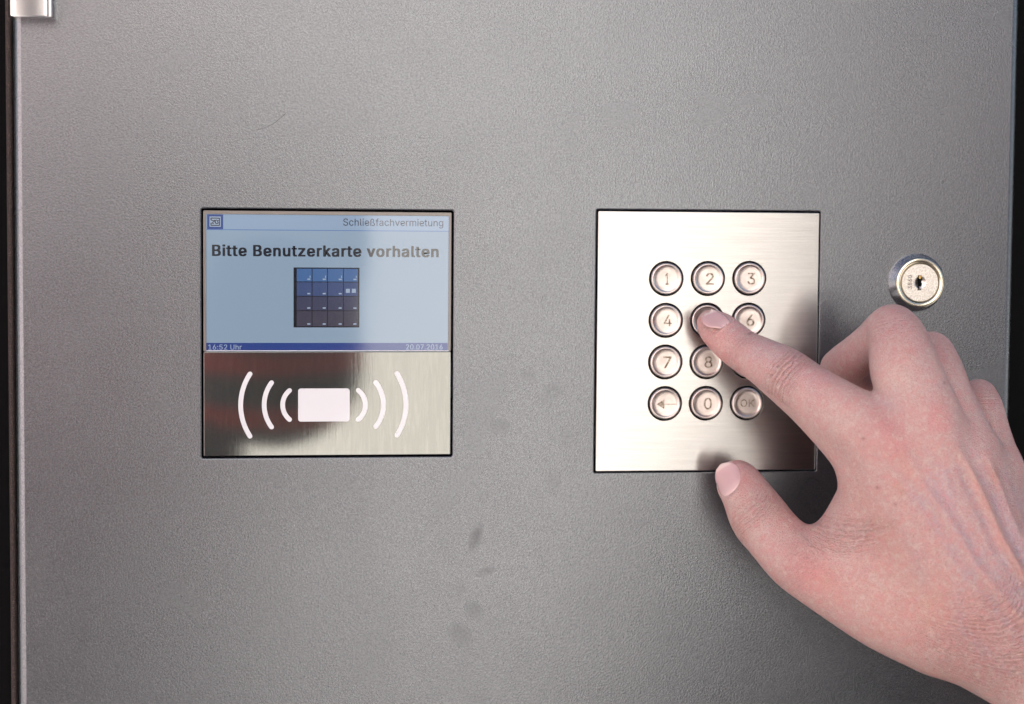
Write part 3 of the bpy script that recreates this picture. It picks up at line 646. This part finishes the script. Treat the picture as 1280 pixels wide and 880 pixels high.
def nets(f, lo, hi, s, bs=8):
    n = [int(np.ceil((hi[i]-lo[i])/s/bs))*bs for i in range(3)]
    nb = [k//bs for k in n]
    g = np.stack(np.meshgrid(*[lo[i]+(np.arange(nb[i])+.5)*bs*s for i in range(3)], indexing='ij'), -1).reshape(-1, 3).astype(np.float32)
    dc = f(g).reshape(nb)
    act = np.abs(dc) < bs*s*1.05+1.2
    V = np.repeat(np.repeat(np.repeat(dc, bs, 0), bs, 1), bs, 2).astype(np.float32)
    idx = np.argwhere(act)
    off = np.stack(np.meshgrid(*[np.arange(bs)]*3, indexing='ij'), -1).reshape(-1, 3)
    for k in range(0, len(idx), 400):
        ii = (idx[k:k+400, None, :]*bs+off[None]).reshape(-1, 3)
        V[ii[:, 0], ii[:, 1], ii[:, 2]] = f((np.array(lo)+(ii+.5)*s).astype(np.float32))
    V[0]=1;V[-1]=1;V[:,0]=1;V[:,-1]=1;V[:,:,0]=1;V[:,:,-1]=1
    S = V < 0
    c = [slice(0, -1), slice(1, None)]
    cnt = np.zeros([k-1 for k in n], np.int8)
    for a in (0, 1):
        for b in (0, 1):
            for d in (0, 1): cnt += S[c[a], c[b], c[d]]
    cell = np.argwhere((cnt > 0) & (cnt < 8))
    vid = -np.ones([k-1 for k in n], np.int32); vid[tuple(cell.T)] = np.arange(len(cell))
    acc = np.zeros((len(cell), 3)); num = np.zeros(len(cell))
    for ax in range(3):
        o1, o2 = [i for i in range(3) if i != ax]
        for a in (0, 1):
            for b in (0, 1):
                p = cell.copy(); p[:, o1] += a; p[:, o2] += b; q = p.copy(); q[:, ax] += 1
                v0 = V[tuple(p.T)]; v1 = V[tuple(q.T)]; m = (v0 < 0) != (v1 < 0)
                t = v0[m]/(v0[m]-v1[m]); x = p[m].astype(float); x[:, ax] += t
                acc[m] += x; num[m] += 1
    vert = (np.array(lo)+(acc/num[:, None]+.5)*s).astype(np.float32)
    F = []
    for ax in range(3):
        o1, o2 = [(1, 2), (2, 0), (0, 1)][ax]
        sl0 = [slice(None)]*3; sl1 = [slice(None)]*3; sl0[ax] = slice(0, -1); sl1[ax] = slice(1, None)
        A = S[tuple(sl0)]; B = S[tuple(sl1)]
        e = np.argwhere(A != B); e = e[(e[:, o1] > 0) & (e[:, o2] > 0)]
        inside = A[tuple(e.T)]
        def g(d1, d2):
            q = e.copy(); q[:, o1] -= d1; q[:, o2] -= d2; return vid[tuple(q.T)]
        f4 = np.stack([g(1, 1), g(0, 1), g(0, 0), g(1, 0)], 1)
        f4[~inside] = f4[~inside][:, ::-1]
        F.append(f4)
    F = np.concatenate(F); F = F[(F >= 0).all(1)]
    for _ in range(2):      # settle on the surface
        d = f(vert); e = .15
        gr = np.stack([(f(vert+np.eye(3, dtype=np.float32)[i]*e)-d)/e for i in range(3)], 1)
        vert = vert-gr*(d/np.maximum((gr**2).sum(1), .3))[:, None]*.8
    return vert, F, gr/np.linalg.norm(gr, axis=1)[:, None]
LO = (52, 1.5, -150); HI = (225, 96, 22)
FLIP = True; NAIL_UP = .12
# ---------------------------------------------------------------- TWO PEOPLE IN FRONT OF THE LOCKER (both behind the lens, mirrored as dark shapes)
def vm(*a): return np.array(a, dtype=np.float32)
def limbs(segs, k):
    def f(P):
        d = None
        for a, b, r1, r2 in segs:
            c = rcone(P, vm(*a), vm(*b), r1, r2); d = c if d is None else smin(d, c, k)
        return d
    return f
def body_mesh(name, segs, k, mat, parent, vox=14):
    pts = np.array([s[i] for s in segs for i in (0, 1)]); r = max(max(s[2], s[3]) for s in segs)+40
    v, q, _ = nets(limbs(segs, k), pts.min(0)-r, pts.max(0)+r, vox)
    m = bpy.data.meshes.new(name); m.from_pydata((v*vm(1, -1, 1)/1000).tolist(), [], q[:, ::-1].tolist())
    return obj(name, m, mat, parent, True)
jacket_m = M('dark_jacket_red_stripes', (.02, .02, .024), .85)
g_ = jacket_m.n('TexCoord').outputs['Object']; sz_ = jacket_m.n('SeparateXYZ'); jacket_m.l(g_, sz_.inputs[0])
def band(z, h): return jacket_m.math('LESS_THAN', jacket_m.math('ABSOLUTE', jacket_m.math('SUBTRACT', sz_.outputs[2], z)), h)
jacket_m.set('Base Color', jacket_m.mix(jacket_m.math('MAXIMUM', band(-.060, .009), band(-.104, .009)), (.17, .18, .185), (.72, .15, .14)))
plain_m = M('plain_dark_cloth', (.022, .022, .028), .9); face_m = M('face_skin', (.5, .33, .27), .5)
def person_body(p, X, H, zs, jm, arms):
    G = GZ*1000
    body_mesh('jacket', [((X-110, H, zs), (X+110, H, zs), 75, 75), ((X-90, H, zs-60), (X-80, H, zs-430), 95, 85), ((X+90, H, zs-60), (X+80, H, zs-430), 95, 85), ((X, H, zs-40), (X, H, zs-450), 110, 100)]+arms, 30, jm, p)
    body_mesh('trousers', [((X-75, H, zs-480), (X-95, H, zs-900), 88, 60), ((X+75, H, zs-480), (X+95, H, zs-900), 88, 60), ((X-95, H, zs-900), (X-100, H+5, G+90), 58, 48), ((X+95, H, zs-900), (X+100, H+5, G+90), 58, 48)], 12, plain_m, p)
    body_mesh('shoe', [((X-100, H+20, G+42), (X-110, H-150, G+34), 44, 34)], 5, plain_m, p); body_mesh('shoe', [((X+100, H+20, G+42), (X+110, H-150, G+34), 44, 34)], 5, plain_m, p)
    body_mesh('head', [((X, H, zs+20), (X, H-10, zs+120), 52, 52), ((X, H-5, zs+200), (X, H-12, zs+245), 76, 78), ((X, H-45, zs+165), (X, H-30, zs+190), 42, 55), ((X, H-92, zs+190), (X, H-84, zs+215), 9, 7), ((X-78, H+8, zs+195), (X-78, H+8, zs+215), 9, 9), ((X+78, H+8, zs+195), (X+78, H+8, zs+215), 9, 9)], 16, face_m, p, 8)
    body_mesh('hair', [((X, H+25, zs+215), (X, H+5, zs+262), 80, 78)], 8, plain_m, p, 8)
ph = tag(empty('person', (-.30, -1.0, GZ)), 'photographer in a dark jacket with red stripes mirrored in the display strip', 'person')
PHX = -270
person_body(ph, PHX, 1000, 70, jacket_m, [((PHX+150, 990, 40), (-78, 900, 30), 76, 74), ((-78, 900, 30), (-70, 890, -62), 74, 62), ((-70, 890, -62), (-75, 780, 0), 60, 42), ((PHX-190, 990, 30), (PHX-230, 920, -230), 58, 48), ((PHX-230, 920, -230), (PHX-140, 800, -200), 46, 40)])
# ---------------------------------------------------------------- THE HAND AS A MESH
vert, quads, nrm = nets(full, LO, HI, HV)
me = bpy.data.meshes.new('hand_and_forearm')
co = np.stack([vert[:, 0], -vert[:, 1], vert[:, 2]], 1)/1000
me.vertices.add(len(co)); me.vertices.foreach_set('co', co.ravel())
q_ = quads[:, ::-1] if FLIP else quads
me.loops.add(q_.size); me.loops.foreach_set('vertex_index', q_.ravel().astype(np.int32))
me.polygons.add(len(q_)); me.polygons.foreach_set('loop_start', np.arange(len(q_), dtype=np.int32)*4); me.polygons.foreach_set('loop_total', np.full(len(q_), 4, dtype=np.int32))
me.polygons.foreach_set('use_smooth', np.ones(len(q_), dtype=bool)); me.update(); me.validate()
# colour of the skin at each vertex
SKIN = np.array([.535, .365, .345]); col = np.tile(SKIN, (len(vert), 1))
def blob(px, py, h, r, target, a, sharp=2, hr=None):
    c = hp(px, py, h); q = vert-c; q[:, 1] *= r/(hr or 14)
    wgt = a*np.exp(-(np.linalg.norm(q, axis=1)/r)**sharp)
    global col
    col = col*(1-wgt[:, None])+np.array(target)*wgt[:, None]
PINK = (.62, .19, .18); ROSE = (.60, .31, .33); ORNG = (.60, .32, .245); BLUE = (.40, .34, .42); PALE = (.68, .52, .45); BRN = (.42, .22, .12)  # ROSE is skin redness with blue sky fill mixed into the colour
for a in ((900,436,12,5,PINK,.75), (915,450,14,6,PINK,.8), (885,412,8,4,PINK,.6), (950,478,22,6,PINK,.55), (985,505,26,6,PINK,.35), (925,415,18,4,ROSE,.5), (1000,455,42,5,ROSE,.4),
          (960,435,32,5,BLUE,.35), (1030,470,50,6,ROSE,.3), (1110,545,64,7,PINK,.45), (1118,562,66,4,PINK,.45), (1098,528,62,3,PINK,.35), (1060,520,55,7,PALE,.35), (1135,438,64,4.5,PINK,.35),
          (1120,390,55,6,ROSE,.35), (1060,452,22,6,PINK,.45), (1078,470,30,5,PINK,.55), (1070,480,15,5,PINK,.6), (1115,480,60,6,PALE,.6), (1112,500,60,4,BLUE,.45), (1168,515,70,3.5,PINK,.5), (1172,530,70,3,PINK,.45),
          (1150,460,64,8,PALE,.35), (1180,430,50,6,ROSE,.3), (1232,500,40,6,ROSE,.35), (1255,545,46,4,PINK,.4), (1015,715,50,6.5,PINK,.6), (1030,722,52,4,PINK,.35), (985,650,30,6,PINK,.4), (1002,645,33,5,PINK,.4),
          (925,585,18,6,ROSE,.6), (945,605,20,6,ROSE,.45), (925,640,28,7,PALE,.4), (915,655,22,4,ORNG,.35), (1165,620,72,5,BLUE,.45), (1185,655,74,5,BLUE,.5), (1205,690,76,5,BLUE,.35), (1245,620,66,4,BLUE,.4), (1262,660,66,4,BLUE,.35),
          (1230,700,76,5,BLUE,.3), (1260,740,76,6,BLUE,.45), (1275,765,76,5,BLUE,.4), (1135,590,70,4,ORNG,.4), (1085,620,60,8,ORNG,.3), (1110,680,68,12,ORNG,.4), (1190,770,74,9,PINK,.3), (1165,755,74,8,ORNG,.45), (1240,810,74,10,ROSE,.3),
          (1110,770,64,8,ORNG,.3), (1060,745,60,7,ORNG,.25), (1170,840,60,6,ORNG,.3), (1100,735,64,5,PALE,.3), (1040,690,50,7,PALE,.2)):
    blob(*a, hr=9)
for a in ((1115,605,1.2,.55), (1120,612,1.0,.6), (1230,590,1.8,.7), (1226,604,1.3,.5), (1140,696,1.2,.45), (1112,652,1.6,.45), (1150,748,1.4,.45), (1198,767,1.8,.55), (1206,738,1.3,.5), (1241,760,1.2,.4), (1187,655,1.0,.3), (1047,734,1.4,.55),
          (1054,720,1.0,.4), (1105,793,1.2,.5), (1135,805,1.0,.4), (1153,773,1.2,.4), (1096,800,.9,.4), (1213,787,1.0,.45), (1140,440,1.0,.3), (1170,500,.8,.4), (1185,660,.9,.3), (1176,612,.8,.3), (1143,493,.7,.35), (1149,655,.8,.4), (1188,672,.8,.35)):
    blob(a[0], a[1], 66, a[2], BRN, a[3], hr=20)
for px, py in ((1003, 529), (1088, 606), (1104, 624), (929, 625), (1170, 476), (1073, 546)):
    blob(px, py, 60, .42, (.03, .015, .01), .95, hr=20)
rng = np.random.default_rng(4)
for _ in range(90):
    px, py = rng.uniform(1040, 1275), rng.uniform(560, 860)
    blob(px, py, 66, rng.uniform(.4, .9), BRN, rng.uniform(.1, .3), hr=20)
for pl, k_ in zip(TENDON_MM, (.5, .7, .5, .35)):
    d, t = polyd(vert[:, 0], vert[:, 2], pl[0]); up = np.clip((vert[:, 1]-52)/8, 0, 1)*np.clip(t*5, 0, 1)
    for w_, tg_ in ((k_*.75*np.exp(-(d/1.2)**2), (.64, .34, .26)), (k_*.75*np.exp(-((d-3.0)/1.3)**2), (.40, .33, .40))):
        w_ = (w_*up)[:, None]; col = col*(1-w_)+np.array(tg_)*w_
for pl in VEINS_MM:
    d, t = polyd(vert[:, 0], vert[:, 2], pl); w_ = (.26*np.exp(-(d/1.6)**2)*np.clip((vert[:, 1]-50)/8, 0, 1)*np.sin(np.pi*np.clip(t, .03, .97))**.5)[:, None]
    col = col*(1-w_)+np.array((.36, .33, .43))*w_
ca = me.color_attributes.new('tone', 'FLOAT_COLOR', 'POINT'); ca.data.foreach_set('color', np.concatenate([col, np.ones((len(col), 1))], 1).astype(np.float32).ravel())
# fold coordinates: (mm along the finger from the joint, mm across, strength)
fold = np.zeros((len(vert), 3), dtype=np.float32)
def joint(p, a, b, ext, wid, st, side=None):
    c = hp(*p); t = hp(*b)-hp(*a); t /= np.linalg.norm(t); v_ = np.array([0, 1, 0], dtype=np.float32) if side is None else np.array(side, dtype=np.float32)
    s = np.cross(t, v_); s /= np.linalg.norm(s); n_ = np.cross(s, t)
    q = vert-c; x = q@t; y = q@s; z = q@n_
    wgt = st*np.exp(-(x/ext)**4)*np.exp(-(y/wid)**4)*(z > -wid*1.2)
    m = wgt > fold[:, 2]; fold[m] = np.stack([x, y, wgt], 1)[m]
joint((988,460,42), (960,450,28), (1030,495,46), 5.5, 8, 1.0, (0.3, .7, .6))
joint((932,436,24), (912,424,16), (956,453,28), 3.2, 7, .55, (0.3, .7, .6))
joint((1122,400,54), (1118,392,46), (1130,440,56), 5.5, 8, .5)
joint((1176,440,50), (1172,430,42), (1182,480,54), 4.5, 7, .4)
joint((1229,500,44), (1226,492,38), (1236,530,46), 4, 6, .4)
joint((940,648,30), (924,610,18), (975,680,34), 5, 10, .65)
joint((1262,780,74), (1200,700,72), (1330,860,74), 15, 26, .75)
joint((1010,700,46), (963,664,30), (1060,738,50), 6, 12, .3)
joint((1046,668,48), (1050,640,46), (1040,700,48), 6, 8, .7)
at_ = me.attributes.new('fold', 'FLOAT_VECTOR', 'POINT'); at_.data.foreach_set('vector', fold.ravel())
skin = M('skin', (.6, .4, .33), .48)
at1 = skin.n('Attribute', attribute_name='tone'); at2 = skin.n('Attribute', attribute_name='fold')
mott = skin.noise(scale=.22, detail=4, rough=.6); mott2 = skin.noise(scale=1.5, detail=4, rough=.65)
c1 = skin.mix(skin.ramp(mott, .42, .70, 0, .55), at1.outputs['Color'], (.60, .31, .28))
c1 = skin.mix(skin.ramp(mott2, .45, .62, 0, .55), c1, (.48, .25, .23))
mott3 = skin.noise(scale=.13, detail=3, rough=.6)
mott4 = skin.noise(scale=.55, detail=5, rough=.7, dist=.4)
c1 = skin.mix(skin.ramp(mott4, .50, .64, 0, .55), c1, (.60, .27, .255))
c1 = skin.mix(skin.ramp(mott4, .48, .34, 0, .6), c1, (.62, .47, .42))
c1 = skin.mix(skin.ramp(mott3, .5, .72, 0, .16), c1, (.66, .48, .42))
sep = skin.n('SeparateXYZ'); skin.l(at2.outputs['Vector'], sep.inputs[0])
wn = skin.noise(scale=.45, detail=3)
warp = skin.math('MULTIPLY', skin.math('SUBTRACT', wn, .5), 1.9)
curv = skin.math('MULTIPLY', skin.math('MULTIPLY', sep.outputs[1], sep.outputs[1]), .05)
tc = skin.math('ADD', skin.math('ADD', sep.outputs[0], warp), curv)
def lines(freq, ph, lo):
    s_ = skin.math('SINE', skin.math('ADD', skin.math('MULTIPLY', tc, freq), ph))
    return skin.ramp(s_, lo, 1.0)
ridge = skin.math('MAXIMUM', lines(4.1, .4, .35), skin.math('MULTIPLY', lines(7.7, 1.3, .2), .6))
brk = skin.ramp(skin.noise(scale=.6, detail=2), .3, .5)
foldh = skin.math('MULTIPLY', skin.math('MULTIPLY', ridge, sep.outputs[2]), brk)
c1 = skin.mix(skin.math('MULTIPLY', foldh, .42), c1, (.33, .13, .11))
pore = skin.noise(scale=2.2, detail=3, rough=.65); c1 = skin.mix(skin.ramp(pore, .46, .30, 0, .5), c1, (.40, .19, .16)); c1 = skin.mix(skin.ramp(pore, .56, .72, 0, .4), c1, (.70, .50, .45))
skin.set('Base Color', c1)
vor = skin.n('TexVoronoi', feature='DISTANCE_TO_EDGE'); skin.l(skin.co(), vor.inputs['Vector']); vor.inputs['Scale'].default_value = 1.25
vh = skin.ramp(vor.outputs['Distance'], 0, .22)
cross = skin.noise((1000, 1000, 1000), scale=2.6, detail=4, rough=.7)
mr = skin.n('Mapping'); skin.l(skin.co(), mr.inputs[0]); mr.inputs['Rotation'].default_value = (0, R_(38), 0); mr.inputs['Scale'].default_value = (1.9, 1, .55)
lin = skin.noise(scale=1.5, detail=3, rough=.6, vec=mr.outputs[0])
b0 = skin.bump(lin, .00042, .8)
b1 = skin.bump(skin.math('ADD', skin.math('MULTIPLY', vh, .35), cross), .00042, .95, b0)
b2 = skin.bump(skin.math('SUBTRACT', 1.0, foldh), .00042, 1.0, b1)
skin.set('Subsurface Weight', .3); skin.set('Subsurface Radius', (.0036, .0012, .0006)); skin.set('Subsurface Scale', .4)
skin.set('Roughness', skin.ramp(cross, .3, .7, .34, .54)); skin.set('Specular IOR Level', .55)
hand = tag(empty('person', tuple(at(1250, 785, 0))), 'bare right hand and wrist pressing the middle key of the steel keypad', 'person')
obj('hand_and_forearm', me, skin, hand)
nailm = M('fingernail', (.60, .40, .37), .3, 0); nailm.set('Subsurface Weight', .3); nailm.set('Subsurface Radius', (.002, .001, .0006)); nailm.set('Subsurface Scale', .4)
na = nailm.n('Attribute', attribute_name='edge'); ns = nailm.n('SeparateColor'); nailm.l(na.outputs['Color'], ns.inputs[0])
nailm.set('Base Color', nailm.mix(ns.outputs[0], nailm.mix(nailm.math('MULTIPLY', ns.outputs[1], .5), (.52, .335, .335), (.58, .41, .40)), (.60, .47, .44))); nailm.set('Roughness', .22)
nailm.bump(nailm.noise((3500, 3500, 400), scale=.6, detail=2), .00004, .4)
for N, nm in zip(NAILS, ('pale fingernail of the pressing index finger', 'pale thumbnail')):
    bm = bmesh.new(); grid = {}
    cl = bm.verts.layers.float_color.new('edge')
    nu, nv = 18, 22; keys = []; P0 = []; off = []
    for j in range(nv+1):
        vv = -1+2*j/nv
        for i in range(nu+1):
            uu = -1+2*i/nu; rr = math.sqrt(max(0, 1-abs(vv)**(2.3 if vv < 0 else 3.0)))
            u = uu*N['w']*max(rr, .02); v_ = vv*N['l']
            P0.append(N['c']+N['s']*u+N['t']*v_-N['n']*((u*u)/(2*N['R'])+v_*v_*.012)); keys.append((i, j))
            tuck = .30*max(0, abs(uu)-.8)/.2*(.25 if vv > .3 else 1)+.45*max(0, -vv-.8)/.2
            off.append(N['n']*(.18-tuck+(.12*vv if vv > 0 else 0))+N['t']*(.3*max(0, vv-.8)/.2))
    P0 = np.array(P0, dtype=np.float32); sh = np.zeros(len(P0), dtype=np.float32)
    for _ in range(8): sh = np.clip(sh+full(P0-N['n'].astype(np.float32)*sh[:, None])*.6, -1.3, 1.3)
    g2 = sh.reshape(nv+1, nu+1)
    for _ in range(10):
        g3 = np.pad(g2, 1, mode='edge'); g2 = (g3[:-2, 1:-1]+g3[2:, 1:-1]+g3[1:-1, :-2]+g3[1:-1, 2:]+g3[1:-1, 1:-1])/5
    sh = g2.ravel()
    P0 = P0-N['n']*sh[:, None]+np.array(off)
    for kk, p in zip(keys, P0): grid[kk] = bm.verts.new((p[0]/1000, -p[1]/1000, p[2]/1000))
    for j in range(nv):
        for i in range(nu): bm.faces.new((grid[i, j], grid[i+1, j], grid[i+1, j+1], grid[i, j+1]))
    for (i, j), vv_ in grid.items():
        e_ = -1+2*j/nv; vv_[cl] = (max(0, min(1, (e_-.74)/.1)), max(0, min(1, (-.35-e_)/.3)), 0, 1)
    bmesh.ops.recalc_face_normals(bm, faces=bm.faces)
    bmesh.ops.solidify(bm, geom=bm.faces[:], thickness=-.0003)
    o = obj('fingernail', bm, nailm, hand, True); o['label'] = nm

# the rest of the person who presses the key stands right of the lens
person_body(hand, 425, 690, -130, plain_m, [((570, 690, -170), (540, 470, -330), 58, 50), ((540, 470, -330), (218, 80, -146), 48, 36), ((265, 690, -170), (205, 650, -330), 56, 48), ((205, 650, -330), (150, 560, -430), 46, 38)])
